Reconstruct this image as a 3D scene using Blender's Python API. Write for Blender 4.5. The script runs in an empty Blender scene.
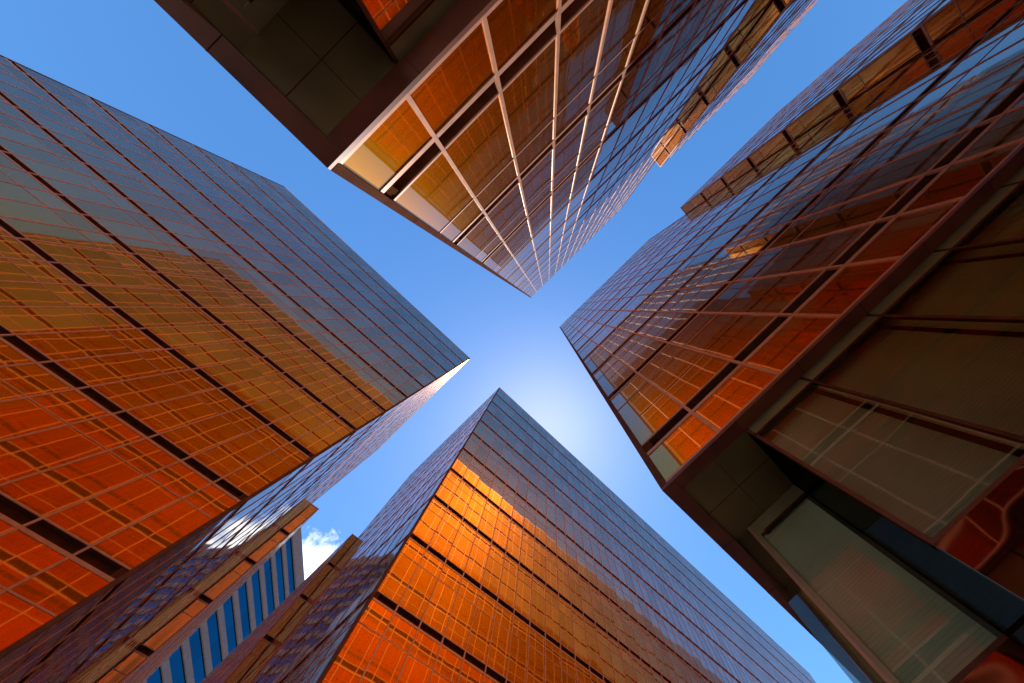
import bpy, bmesh, math, random
from mathutils import Vector, Matrix
random.seed(7)
SC = bpy.context.scene
COL = SC.collection
W, HH = 1024, 683
GROUND = -1.6            # the camera stands at z = 0, eye height above the paving
ROOF = 44.64
SOFFIT = 4.0
FLOOR = 3.295
GROOVES = [5.115 + FLOOR * k for k in range(12)]
SUN = Vector((0.236, 0.254, 0.938)).normalized()
EXPOSURE = 0.93

# ------------------------------------------------------------------ camera
F = 341.0
RX = (0.1689, -0.1291, 0.0113)
PPX, PPY = 512 + 80.24, 341.5 + 26.02

def rodrigues(r):
    v = Vector(r)
    return Matrix.Rotation(v.length, 3, v.normalized())
s5 = math.sqrt(.5)
# rows: image right, image down, viewing axis, written in world axes (x, y, z)
CAMM = rodrigues(RX) @ Matrix(((s5, -s5, 0), (s5, s5, 0), (0, 0, 1)))

def project(p):
    c = CAMM @ Vector(p)
    if c.z < 1e-3:
        return None
    return (PPX + F * c.x / c.z, PPY + F * c.y / c.z)

cam = bpy.data.cameras.new('camera')
cam.sensor_width = 36
cam.lens = F * 36 / W
cam.shift_x = -(PPX - W / 2) / W
cam.shift_y = (PPY - HH / 2) / W
cam.clip_start = 0.02
cam.clip_end = 5000
co = bpy.data.objects.new('camera', cam)
COL.objects.link(co)
rot = (Matrix(((1, 0, 0), (0, -1, 0), (0, 0, -1))) @ CAMM).transposed()
co.matrix_world = rot.to_4x4()
SC.camera = co

# ------------------------------------------------------------------ materials
def new_mat(name):
    m = bpy.data.materials.new(name)
    m.use_nodes = True
    nt = m.node_tree
    nt.nodes.clear()
    out = nt.nodes.new('ShaderNodeOutputMaterial')
    return m, nt, out

def N(nt, kind, **kw):
    n = nt.nodes.new(kind)
    for k, v in kw.items():
        if k in n.inputs:
            n.inputs[k].default_value = v
        else:
            setattr(n, k, v)
    return n

def ramp(nt, fac, stops):
    r = nt.nodes.new('ShaderNodeValToRGB')
    e = r.color_ramp.elements
    while len(e) < len(stops):
        e.new(0.5)
    for i, (p, c) in enumerate(stops):
        e[i].position = p
        e[i].color = (*c, 1) if len(c) == 3 else c
    nt.links.new(fac, r.inputs[0])
    return r.outputs[0]

def metal(name, col, rough, metallic, noise=3.0, var=.25, bump=0.0, bscale=2.0, spec=.5):
    m, nt, out = new_mat(name)
    b = N(nt, 'ShaderNodeBsdfPrincipled')
    g = N(nt, 'ShaderNodeNewGeometry')
    n = N(nt, 'ShaderNodeTexNoise', Scale=noise, Detail=5.0)
    nt.links.new(g.outputs['Position'], n.inputs['Vector'])
    lo = tuple(c * (1 - var) for c in col)
    hi = tuple(min(1, c * (1 + var)) for c in col)
    nt.links.new(ramp(nt, n.outputs[0], [(.3, lo), (.7, hi)]), b.inputs['Base Color'])
    b.inputs['Roughness'].default_value = rough
    b.inputs['Metallic'].default_value = metallic
    b.inputs['Specular IOR Level'].default_value = spec
    if bump:
        n2 = N(nt, 'ShaderNodeTexNoise', Scale=bscale, Detail=1.0)
        nt.links.new(g.outputs['Position'], n2.inputs['Vector'])
        bp = N(nt, 'ShaderNodeBump', Strength=1.0, Distance=bump)
        nt.links.new(n2.outputs[0], bp.inputs['Height'])
        nt.links.new(bp.outputs[0], b.inputs['Normal'])
    nt.links.new(b.outputs[0], out.inputs[0])
    return m

def mirror_glass(name, gold, edge, body, wave=.0028, wscale=.75, rough=.025, haze=.38, keep=(.84, .86)):
    """coated glass: tinted mirror over a coloured body; reflects more and paler at a flat angle"""
    m, nt, out = new_mat(name)
    L = nt.links.new
    g = N(nt, 'ShaderNodeNewGeometry')
    at = N(nt, 'ShaderNodeAttribute', attribute_name='rnd')
    off = N(nt, 'ShaderNodeVectorMath', operation='MULTIPLY_ADD')
    L(at.outputs['Fac'], off.inputs[0])
    off.inputs[1].default_value = (41, 67, 23)
    L(g.outputs['Position'], off.inputs[2])
    n = N(nt, 'ShaderNodeTexNoise', Scale=wscale, Detail=1.5, Roughness=.4)
    L(off.outputs[0], n.inputs['Vector'])
    nb = N(nt, 'ShaderNodeTexNoise', Scale=wscale * 3.4, Detail=0.0)
    L(off.outputs[0], nb.inputs['Vector'])
    sm = N(nt, 'ShaderNodeMath', operation='MULTIPLY_ADD')
    L(nb.outputs[0], sm.inputs[0])
    sm.inputs[1].default_value = .07
    L(n.outputs[0], sm.inputs[2])
    bp = N(nt, 'ShaderNodeBump', Strength=1.0, Distance=wave)
    L(sm.outputs[0], bp.inputs['Height'])
    lw = N(nt, 'ShaderNodeLayerWeight', Blend=.5)       # 1 - cos(view angle)
    refl = ramp(nt, lw.outputs['Facing'], [(.12, (gold[0], gold[1] * .8, gold[2] * .8)), (.36, gold), (.54, tuple(.72 * a + .28 * b for a, b in zip(gold, edge))), (.70, edge), (.82, tuple(.2 + .8 * b for b in edge)), (1., (.97, .96, .95))])
    pv = N(nt, 'ShaderNodeMapRange')                       # panes of slightly different batches
    pv.inputs['To Min'].default_value = .84
    pv.inputs['To Max'].default_value = 1.04
    L(at.outputs['Fac'], pv.inputs['Value'])
    pm = N(nt, 'ShaderNodeVectorMath', operation='SCALE')
    L(refl, pm.inputs[0])
    L(pv.outputs[0], pm.inputs['Scale'])
    gl = N(nt, 'ShaderNodeBsdfGlossy', Roughness=rough)
    L(pm.outputs[0], gl.inputs['Color'])
    L(bp.outputs[0], gl.inputs['Normal'])
    # body: the coating and the rooms behind scatter a little light, uneven from pane to pane
    n2 = N(nt, 'ShaderNodeTexNoise', Scale=1.6, Detail=6.0, Roughness=.65)
    mp = N(nt, 'ShaderNodeMapping')
    mp.inputs['Scale'].default_value = (1, 1, .35)
    L(off.outputs[0], mp.inputs['Vector'])
    L(mp.outputs[0], n2.inputs['Vector'])
    mm = N(nt, 'ShaderNodeMath', operation='MULTIPLY_ADD')
    L(at.outputs['Fac'], mm.inputs[0])
    mm.inputs[1].default_value = .35
    L(n2.outputs[0], mm.inputs[2])
    bc = ramp(nt, mm.outputs[0], [(.40, tuple(c * .8 for c in body)), (.66, body), (1., tuple(min(1, c * 1.12) for c in body))])
    df = N(nt, 'ShaderNodeBsdfDiffuse')
    dt = N(nt, 'ShaderNodeMix', data_type='RGBA', blend_type='MULTIPLY')
    dt.inputs['Factor'].default_value = 1
    L(bc, dt.inputs['A'])
    dt.inputs['B'].default_value = (.45, .25, .3, 1)
    L(dt.outputs['Result'], df.inputs['Color'])
    hz = N(nt, 'ShaderNodeBsdfGlossy', Roughness=haze)        # film of dust and coating: a broad glow round the sun's reflection
    L(bc, hz.inputs['Color'])
    bd = N(nt, 'ShaderNodeMixShader')
    bd.inputs[0].default_value = .78
    L(df.outputs[0], bd.inputs[1])
    L(hz.outputs[0], bd.inputs[2])
    fac = N(nt, 'ShaderNodeMapRange')
    fac.inputs['From Min'].default_value = .3
    fac.inputs['From Max'].default_value = .85
    fac.inputs['To Min'].default_value = keep[0]
    fac.inputs['To Max'].default_value = keep[1]
    L(lw.outputs['Facing'], fac.inputs['Value'])
    mx = N(nt, 'ShaderNodeMixShader')
    L(fac.outputs[0], mx.inputs[0])
    L(bd.outputs[0], mx.inputs[1])
    L(gl.outputs[0], mx.inputs[2])
    L(mx.outputs[0], out.inputs[0])
    return m

def clear_glass(name, tint, refl):
    m, nt, out = new_mat(name)
    L = nt.links.new
    g = N(nt, 'ShaderNodeNewGeometry')
    n = N(nt, 'ShaderNodeTexNoise', Scale=.9, Detail=1.0)
    L(g.outputs['Position'], n.inputs['Vector'])
    bp = N(nt, 'ShaderNodeBump', Strength=1.0, Distance=.004)
    L(n.outputs[0], bp.inputs['Height'])
    tr = N(nt, 'ShaderNodeBsdfTransparent')
    tr.inputs['Color'].default_value = (*tint, 1)
    gl = N(nt, 'ShaderNodeBsdfGlossy', Roughness=.02)
    gl.inputs['Color'].default_value = (*refl, 1)
    L(bp.outputs[0], gl.inputs['Normal'])
    fr = N(nt, 'ShaderNodeFresnel', IOR=2.05)
    mx = N(nt, 'ShaderNodeMixShader')
    L(fr.outputs[0], mx.inputs[0])
    L(tr.outputs[0], mx.inputs[1])
    L(gl.outputs[0], mx.inputs[2])
    L(mx.outputs[0], out.inputs[0])
    return m

M = {}
M['glass'] = mirror_glass('gold_coated_glass', (.96, .38, .06), (.39, .40, .36), (.98, .36, .007))
M['wing_glass'] = mirror_glass('wing_glass', (.92, .30, .06), (.40, .41, .36), (.95, .30, .007), wave=.0010, rough=.09)
M['frame'] = metal('copper_anodised_frame', (.46, .25, .17), .5, .35, noise=6, var=.14, spec=.1)
M['post'] = metal('dark_copper_trim', (.13, .055, .036), .6, .0, noise=4, var=.2, spec=0.)
M['groove'] = metal('black_groove', (.085, .032, .017), .6, 0., noise=5, spec=0.)
M['core'] = metal('dark_core', (.05, .03, .02), .8, 0.)
M['fascia'] = metal('copper_fascia', (.13, .032, .014), .45, .3, noise=2.5, var=.35)
M['soffit'] = metal('olive_soffit_panel', (.13, .095, .028), .5, .25, noise=1.2, var=.3)
M['headband'] = metal('olive_frame', (.27, .24, .12), .5, .1, noise=2, var=.2)
M['blind'] = metal('olive_blind', (.56, .62, .46), .7, 0., noise=1.0, var=.2)
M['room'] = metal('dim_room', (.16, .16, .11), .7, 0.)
M['shop_glass'] = clear_glass('shopfront_glass', (.96, .96, .88), (.85, .8, .7))
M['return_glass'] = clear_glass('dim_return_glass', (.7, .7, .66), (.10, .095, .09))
M['bronze'] = metal('bronze_mirror_cladding', (.30, .13, .085), .05, 1., noise=1.5, var=.2, bump=.075, bscale=1.15)
M['roof'] = metal('grey_roof', (.3, .29, .28), .8, 0.)
M['stripe'] = metal('grey_granite_band', (.13, .10, .105), .8, 0., noise=2, var=.12, spec=0.)
M['blue_glass'] = mirror_glass('blue_coated_glass', (.010, .10, .16), (.025, .19, .29), (.004, .015, .03), wave=.002, wscale=.5, keep=(.85, .95))

# ------------------------------------------------------------------ helpers
def link(name, me, mat, parent=None):
    o = bpy.data.objects.new(name, me)
    me.materials.append(mat)
    COL.objects.link(o)
    if parent:
        o.parent = parent
        o.matrix_parent_inverse = parent.matrix_world.inverted()
    return o

def tag(o, label, cat, group=None):
    o['label'] = label
    o['category'] = cat
    if group:
        o['group'] = group

def empty(name, loc):
    e = bpy.data.objects.new(name, None)
    e.location = loc
    e.matrix_world = Matrix.Translation(loc)
    COL.objects.link(e)
    return e

class Box:
    """boxes in a face's own frame (s along, d outward, z up), gathered into one mesh"""
    def __init__(self, fr):
        self.fr = fr
        self.v, self.f, self.r = [], [], []
    def box(self, s0, s1, z0, z1, d0, d1):
        b = len(self.v)
        P = self.fr
        for z in (z0, z1):
            for s, d in ((s0, d0), (s1, d0), (s1, d1), (s0, d1)):
                self.v.append(P(s, d, z))
        fs = [(0, 1, 2, 3), (4, 7, 6, 5), (0, 4, 5, 1), (1, 5, 6, 2), (2, 6, 7, 3), (3, 7, 4, 0)]
        self.f += [tuple(b + i for i in q) for q in fs]
        return self
    def quad(self, pts, rnd=0.):
        b = len(self.v)
        self.v += pts
        self.f.append(tuple(range(b, b + len(pts))))
        self.r.append(rnd)
        return self
    def build(self, name, mat, parent=None, smooth=False):
        me = bpy.data.meshes.new(name)
        me.from_pydata([tuple(p) for p in self.v], [], self.f)
        bm = bmesh.new()
        bm.from_mesh(me)
        if not self.r:
            bmesh.ops.recalc_face_normals(bm, faces=bm.faces)
        bm.to_mesh(me)
        bm.free()
        if self.r:
            a = me.attributes.new('rnd', 'FLOAT', 'FACE')
            a.data.foreach_set('value', self.r)
        return link(name, me, mat, parent)

def frame_of(origin, along, outward):
    o, a, n = Vector((*origin, 0)), Vector((*along, 0)), Vector((*outward, 0))
    return lambda s, d, z: o + a * s + n * d + Vector((0, 0, z))

def screen_area(pts, normal):
    c = sum((Vector(p) for p in pts), Vector()) / len(pts)
    if c.dot(normal) > 0:
        return 0
    q = [project(p) for p in pts]
    if any(x is None for x in q):
        return 0
    cx, cy = sum(x[0] for x in q) / 4, sum(x[1] for x in q) / 4
    if not (-40 < cx < W + 40 and -40 < cy < HH + 40):
        return 0
    return abs(sum(q[i][0] * q[(i + 1) % 4][1] - q[(i + 1) % 4][0] * q[i][1] for i in range(4))) / 2

def curtain_wall(root, fr, normal, length, s_first, pitch, ztop, panes, zbot=SOFFIT, fin=.017, inset=0.0):
    """one facade: panes, upright fins, and per storey a frame band with a black groove and a thin transom"""
    n3 = Vector((*normal, 0))
    ss = []
    s = s_first
    while s < length - .25:
        ss.append(s)
        s += pitch
    edges = [inset + .085] + [x for x in ss] + [length - .06]
    # rows of glass: (z0, z1)
    rows = [(zbot + .07, GROOVES[0] - .242)]
    gs = [g for g in GROOVES if g < ztop - 1.5]
    for i, g in enumerate(gs):
        top = (gs[i + 1] - .242) if i + 1 < len(gs) else ztop - .14
        rows.append((g + .185, g + 2.16))
        rows.append((g + 2.21, top))
    for z0, z1 in rows:
        for a, b in zip(edges, edges[1:]):
            ta, tb = random.gauss(0, .0026), random.gauss(0, .0013)
            sm, zm = (a + b) / 2, (z0 + z1) / 2
            P = lambda s_, z_: fr(s_, ta * (s_ - sm) + tb * (z_ - zm), z_)
            pts = [P(a, z0), P(b, z0), P(b, z1), P(a, z1)]
            if (pts[1] - pts[0]).cross(pts[3] - pts[0]).dot(n3) < 0:
                pts.reverse()
            panes.append((screen_area(pts, n3), pts, random.random()))
    for x in ss:
        Box(fr).box(x - .027, x + .027, zbot + .01, ztop - .02, -.03, fin).build('mullion', M['frame'], root)
    sill = Box(fr).box(inset + .004, length, zbot + .012, zbot + .068, -.1, .013)
    sill.build('sill', M['frame'], root)
    for g in gs:
        bd = Box(fr)
        bd.box(inset + .004, length, g - .236, g - .150, -.22, .011)
        bd.box(inset + .004, length, g + .135, g + .18, -.012, .008)
        bd.build('floor_band', M['frame'], root)
        gv = Box(fr)
        gv.box(inset + .004, length, g - .149, g + .134, -.24, -.16)
        gv.box(inset + .004, length, g + .1345, g + .179, -.24, -.0125)
        gv.build('groove', M['groove'], root)
        t = g + 2.185
        if t < ztop - .4:
            Box(fr).box(inset + .004, length, t - .019, t + .019, -.05, .009).build('transom', M['frame'], root)
    Box(fr).box(inset + .002, length, ztop - .135, ztop, -.2, .014).build('parapet', M['frame'], root)

def split_panes(root, panes, keep=100, mat='glass'):
    panes.sort(key=lambda p: -p[0])
    big = [p for p in panes[:keep] if p[0] > 0]
    rest = panes[len(big):]
    for a, pts, r in big:
        Box(None).quad(pts, r).build('window_pane', M[mat], root)
    if rest:
        b = Box(None)
        for a, pts, r in rest:
            b.quad(pts, r)
        o = b.build('curtain_wall_glass', M[mat], root)
        o['kind'] = 'stuff'

def shopfront(root, corner, su, sv, un, vn, U, V, near):
    """glazed lower storey set back under the soffit, its corner cut back, on wavy bronze cladding"""
    cx, cy = corner
    P3 = lambda u, v, z: Vector((cx + su * u, cy + sv * v, z))
    fr = lambda s, d, z: P3(s, d, z)           # plan frame: s = u, d = v
    # copper border and panels of the soffit
    b = Box(fr)
    b.box(-.020, U, SOFFIT - .055, SOFFIT + .01, -.020, .185)
    b.box(-.020, .175, SOFFIT - .054, SOFFIT + .011, .1855, V)
    b.build('fascia', M['fascia'], root)
    if near:
        for i in range(1, 12):
            a = .185 + 1.09 * i
            Box(fr).box(a - .005, a + .005, SOFFIT - .0575, SOFFIT - .05, -.0225, .184).build('fascia_joint', M['groove'], root)
            Box(fr).box(-.0225, .174, SOFFIT - .0565, SOFFIT - .05, a - .005, a + .005).build('fascia_joint', M['groove'], root)
    b = Box(fr)
    b.box(.17, U - .02, SOFFIT, SOFFIT + .15, .17, V - .02)
    b.build('soffit', M['soffit'], root)
    if near:                                    # panel joints of the soffit at the cut corner
        b = Box(fr)
        for k in (.5,):
            u = .175 + (un - .175) * k
            v = .185 + (vn - .185) * k
            b.box(u - .004, u + .004, SOFFIT - .004, SOFFIT + .002, .186, vn)
            b.box(.176, un, SOFFIT - .0045, SOFFIT + .002, v - .004, v + .004)
        b.build('soffit_joint', M['groove'], root)
    pu, pv = .215, .20                          # planes of the long glass walls
    walls = [  # origin u,v ; along ; outward ; length ; detailed
        ((pu, vn), (0, 1), (-1, 0), V - vn - .1, near),
        ((pu, vn), (1, 0), (0, -1), un - pu, near),
        ((un, pv), (0, 1), (-1, 0), vn - pv, near),
        ((un, pv), (1, 0), (0, -1), U - un - .1, False),
    ]
    for k, ((u0, v0), al, ou, ln, det) in enumerate(walls):
        zb = (1.75, 1.0, 1.74, 1.75)[k]
        f = frame_of((cx + su * u0, cy + sv * v0), (su * al[0], sv * al[1]), (su * ou[0], sv * ou[1]))
        bays = max(1, round(ln / 1.12)) if k in (0, 3) else 1
        step = ln / bays
        if k in (0, 3):
            step = 1.17
        off = .18 if k == 0 else 0
        nb = bays if not near or k == 3 else min(bays, 9)
        z1 = SOFFIT - .002
        if det:
            for i in range(nb):
                a, c = max(0, i * step - off), min(ln, (i + 1) * step - off)
                if c - a < .1:
                    continue
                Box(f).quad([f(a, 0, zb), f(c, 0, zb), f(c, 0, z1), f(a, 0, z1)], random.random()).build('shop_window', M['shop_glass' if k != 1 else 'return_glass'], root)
                # blind: a pleated sheet of slats hanging behind the glass
                dep = -.20 if k == 0 else -.07
                bl = Box(f)
                z, i2 = z1 - .02, 0
                m0, m1 = a + (.035 if k != 2 else .30), c - .035
                if k == 1:
                    m0, m1 = a + .10, c - .04
                while z > zb + .02:
                    bl.quad([f(m0, dep, z), f(m1, dep, z), f(m1, dep + .003, z - .030), f(m0, dep + .003, z - .030)], 0.)
                    bl.quad([f(m0, dep + .003, z - .030), f(m1, dep + .003, z - .030), f(m1, dep, z - .034), f(m0, dep, z - .034)], 0.)
                    z -= .034
                bl.build('blind', M['blind'], root)
                if i > 0:
                    Box(f).box(a - .018, a + .018, zb, z1, -.035, .012).build('shop_mullion', M['groove'], root)
            if k == 0:
                Box(f).box(.0, .04, zb, z1, -.05, .012).build('shop_post', M['post'], root)
            if k == 2:
                Box(f).box(.215, .25, zb, z1, -.06, .012).build('shop_post', M['frame'], root)
            hd = Box(f)
            e0 = .0 if k != 2 else .25
            hd.box(e0, ln, SOFFIT - .21, SOFFIT - .003, -.03, .006)
            if k == 2:
                hd.box(e0, e0 + .05, zb + .036, SOFFIT - .211, -.03, .006)
            if k != 1:
                hd.build('shop_header', M['headband'], root)
                Box(f).box(e0 + (.12 if k == 2 else .0), ln, SOFFIT - .235, SOFFIT - .2105, -.05, .02).build('header_bead', M['groove'], root)
            Box(f).box(.0, ln, zb - .01, zb + .03, -.06, .02).build('shop_sill', M['post'], root)
            # back of the room
            if k == 0 or k == 3:
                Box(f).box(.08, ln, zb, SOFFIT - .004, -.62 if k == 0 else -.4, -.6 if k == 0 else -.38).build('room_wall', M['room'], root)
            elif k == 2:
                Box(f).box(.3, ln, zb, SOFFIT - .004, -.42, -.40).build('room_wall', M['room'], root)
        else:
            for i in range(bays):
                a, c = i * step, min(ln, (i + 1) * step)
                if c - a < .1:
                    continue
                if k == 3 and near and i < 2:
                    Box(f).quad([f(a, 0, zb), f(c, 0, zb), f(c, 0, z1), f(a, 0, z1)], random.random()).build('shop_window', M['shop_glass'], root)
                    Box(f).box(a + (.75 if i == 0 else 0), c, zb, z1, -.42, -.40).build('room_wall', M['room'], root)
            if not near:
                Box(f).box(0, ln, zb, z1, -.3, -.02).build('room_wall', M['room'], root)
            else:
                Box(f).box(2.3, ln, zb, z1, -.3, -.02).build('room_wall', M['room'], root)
        # bronze mirror cladding under the glass, in panels
        npn = max(1, round(ln / 2.24))
        w = ln / npn
        for i in range(npn):
            bx = Box(f)
            a, c = i * w + .004, (i + 1) * w - .004
            bx.box(a, c, GROUND + .05, zb - .012, -.1, .035 if k != 1 else .012)
            bx.build('cladding_panel', M['bronze'], root)

GROUP = 'gold glass towers around the crossing'
def tower(label, corner, su, sv, U, V, un, vn, near):
    cx, cy = corner
    root = empty('office_tower', (cx + su * U / 2, cy + sv * V / 2, GROUND))
    tag(root, label, 'office tower', GROUP)
    panes = []
    fU = frame_of(corner, (0, sv), (-su, 0))
    fV = frame_of(corner, (su, 0), (0, -sv))
    curtain_wall(root, fU, (-su, 0), V, 1.05, 1.09, ROOF, panes)
    curtain_wall(root, fV, (0, -sv), U, 1.05, 1.09, ROOF, panes, fin=.015)
    split_panes(root, panes)
    fr = lambda s, d, z: Vector((cx + su * s, cy + sv * d, z))
    Box(fr).box(-.022, .085, SOFFIT, ROOF + .002, -.022, .085).build('corner_post', M['post'], root)
    Box(fr).box(.012, .24, SOFFIT + .02, ROOF - .02, .012, .24).build('corner_column', M['groove'], root)
    Box(fr).box(U - .07, U + .02, SOFFIT, ROOF + .002, -.02, .06).build('edge_post', M['post'], root)
    Box(fr).box(-.02, .06, SOFFIT, ROOF + .002, V - .07, V - .002).build('edge_post', M['post'], root)
    Box(fr).box(.245, U, SOFFIT + .16, ROOF - .2, .245, V).build('core', M['core'], root)
    Box(fr).box(.21, U, ROOF - .19, ROOF - .05, .21, V).build('roof', M['roof'], root)
    shopfront(root, corner, su, sv, un, vn, U, V, near)
    return root

WGROUP = 'lower wings beyond the towers'
def wing(label, corner, su, sv, out, V0, length, ztop):
    cx, cy = corner
    x0 = cx - su * out
    y0 = cy + sv * V0
    root = empty('office_wing', (cx + su * 5, y0 + sv * length / 2, GROUND))
    tag(root, label, 'office wing', WGROUP)
    panes = []
    fE = frame_of((x0, y0), (su, 0), (0, -sv))
    fU = frame_of((x0, y0), (0, sv), (-su, 0))
    curtain_wall(root, fE, (0, -sv), out, 5, 1.09, ztop, panes)
    curtain_wall(root, fU, (-su, 0), length, 1.05, 1.09, ztop, panes)
    split_panes(root, panes, mat='wing_glass')
    fr = lambda s, d, z: Vector((x0 + su * s, y0 + sv * d, z))
    Box(fr).box(-.02, .06, SOFFIT, ztop + .002, -.02, .06).build('corner_post', M['frame'], root)
    Box(fr).box(.245, 12, SOFFIT + .02, ztop - .2, .245, length).build('core', M['core'], root)
    Box(fr).box(.21, 12, ztop - .19, ztop - .05, .21, length).build('roof', M['roof'], root)
    Box(fr).box(.0, 12, GROUND, SOFFIT + .01, .0, length).build('base_wall', M['fascia'], root)
    return root

tower('gold glass tower at left whose wide front mirrors the tower above it', (-2.402, 11.504), -1, 1, 27.04, 16.6, 1.2, 1.2, False)
tower('gold glass tower at the top with sunlit copper frames and a dark olive soffit', (-2.473, .571), -1, -1, 26.4, 15.85, 1.15, 1.17, True)
tower('gold glass tower at right above a dim olive shopfront with blinds', (2.688, .562), 1, -1, 73, 15.9, 1.36, 1.31, True)
tower('gold glass tower at the bottom, its pointed roof corner beside the sun glow', (2.83, 11.683), 1, 1, 73, 16.5, 1.2, 1.2, False)
wing('low wing with a sunlit amber end strip behind the top tower', (-2.473, .571), -1, -1, .62, 15.87, 10.6, 30.6)
wing('low wing with a dark red end strip behind the right tower', (2.688, .562), 1, -1, .80, 15.92, 13, 32.4)
wing('low wing with grey and red end strip left of the blue striped building', (-2.402, 11.504), -1, 1, .80, 16.62, 34, 31.9)
wing('low wing with orange end panes behind the bottom tower, right of the blue striped building', (2.83, 11.683), 1, 1, .66, 16.52, 34, 31.9)

# ------------------------------------------------------------------ striped building far behind
def striped():
    k = 1.5
    d = Vector((.668, .744, 0))
    n = Vector((.744, -.668, 0))
    p0 = Vector((-2.1 * k, 58.8 * k, 0))
    top = 60 * k
    root = empty('striped_building', (*(p0 + d * 10 - n * 12).xy, GROUND))
    tag(root, 'distant blue glass building with grey horizontal stripes between the lower wings', 'office building')
    fr = frame_of(p0.xy, d.xy, n.xy)
    s0, s1 = -14, 26
    b = Box(fr)
    b.box(s0, s1, GROUND, top - .5, -20, -.4).build('core', M['core'], root)
    step = 3.35
    z = top - 3.4
    i = 0
    Box(fr).box(s0 - .3, s1, top - 3.0, top, -20, .35).build('parapet', M['stripe'], root)
    zt = top - 3.0
    while zt > 4:
        zg = zt - 2.25
        for j in range(8):
            a = s0 + (s1 - s0) * j / 8
            c = s0 + (s1 - s0) * (j + 1) / 8
            if i < 12:
                Box(fr).quad([fr(a, 0, zg), fr(c, 0, zg), fr(c, 0, zt), fr(a, 0, zt)], random.random()).build('window', M['blue_glass'], root)
        if i >= 12:
            Box(fr).quad([fr(s0, 0, zg), fr(s1, 0, zg), fr(s1, 0, zt), fr(s0, 0, zt)], random.random()).build('window_band', M['blue_glass'], root)
        Box(fr).box(s0 - .3, s1, zg - 1.1, zg, -1, .25).build('spandrel', M['stripe'], root)
        zt = zg - 1.1
        i += 1
striped()

# ------------------------------------------------------------------ ground
def ground():
    m, nt, out = new_mat('granite_paving')
    b = N(nt, 'ShaderNodeBsdfPrincipled', Roughness=.7)
    g = N(nt, 'ShaderNodeNewGeometry')
    br = N(nt, 'ShaderNodeTexBrick', Scale=1.2)
    br.inputs['Color1'].default_value = (.55, .52, .48, 1)
    br.inputs['Color2'].default_value = (.48, .45, .42, 1)
    br.inputs['Mortar'].default_value = (.08, .075, .07, 1)
    br.inputs['Mortar Size'].default_value = .01
    nt.links.new(g.outputs['Position'], br.inputs['Vector'])
    nt.links.new(br.outputs[0], b.inputs['Base Color'])
    nt.links.new(b.outputs[0], out.inputs[0])
    me = bpy.data.meshes.new('ground')
    r = 2000
    me.from_pydata([(-r, -r, GROUND), (r, -r, GROUND), (r, r, GROUND), (-r, r, GROUND)], [], [(0, 1, 2, 3)])
    o = link('ground', me, m)
    o['kind'] = 'structure'
ground()

# ------------------------------------------------------------------ sky and sun
w = bpy.data.worlds.new('World')
SC.world = w
w.use_nodes = True
nt = w.node_tree
nt.nodes.clear()
L = nt.links.new
out = nt.nodes.new('ShaderNodeOutputWorld')
sky = nt.nodes.new('ShaderNodeTexSky')
sky.sky_type = 'NISHITA'
sky.sun_disc = False
sky.sun_elevation = math.asin(SUN.z)
sky.sun_rotation = math.atan2(SUN.x, SUN.y)
sky.air_density = 1.0
sky.dust_density = 0.18
sky.ozone_density = 2.0
bg = N(nt, 'ShaderNodeBackground', Strength=.13)
# a few white cumulus low in the sky down the street, in world directions
tc = nt.nodes.new('ShaderNodeTexCoord')
no = N(nt, 'ShaderNodeTexNoise', Scale=9.0, Detail=8.0, Roughness=.62)
L(tc.outputs['Generated'], no.inputs['Vector'])
dot = N(nt, 'ShaderNodeVectorMath', operation='DOT_PRODUCT')
L(tc.outputs['Generated'], dot.inputs[0])
dot.inputs[1].default_value = Vector((.03, .755, .655)).normalized()
mr = N(nt, 'ShaderNodeMapRange')
mr.inputs['From Min'].default_value = .985
mr.inputs['From Max'].default_value = .9995
mr.inputs['To Min'].default_value = -.35
mr.inputs['To Max'].default_value = .22
L(dot.outputs['Value'], mr.inputs['Value'])
ad = N(nt, 'ShaderNodeMath', operation='ADD')
L(no.outputs[0], ad.inputs[0])
L(mr.outputs[0], ad.inputs[1])
cl = ramp(nt, ad.outputs[0], [(.50, (0, 0, 0)), (.64, (1, 1, 1))])
mx = nt.nodes.new('ShaderNodeMix')
mx.data_type = 'RGBA'
L(cl, mx.inputs['Factor'])
hs = N(nt, 'ShaderNodeHueSaturation', Saturation=1.27, Value=1.0)
L(sky.outputs[0], hs.inputs['Color'])
L(hs.outputs[0], mx.inputs['A'])
mx.inputs['B'].default_value = (7.5, 7.8, 8.2, 1)
L(mx.outputs['Result'], bg.inputs['Color'])
L(bg.outputs[0], out.inputs[0])

sun = bpy.data.lights.new('sun', 'SUN')
sun.energy = 5.0
sun.angle = math.radians(.53)
sun.color = (1, .95, .87)
so = bpy.data.objects.new('sun', sun)
so.rotation_euler = SUN.to_track_quat('Z', 'Y').to_euler()
so.location = (0, 0, 80)
COL.objects.link(so)

SC.view_settings.view_transform = 'Standard'
SC.view_settings.look = 'None'
SC.view_settings.exposure = EXPOSURE
SC.view_settings.gamma = 1
c = SC.cycles
c.max_bounces = 14
c.glossy_bounces = 12
c.diffuse_bounces = 3
c.transparent_max_bounces = 12
c.caustics_reflective = True
c.blur_glossy = 1.0
c.sample_clamp_indirect = 2.2
c.use_denoising = True
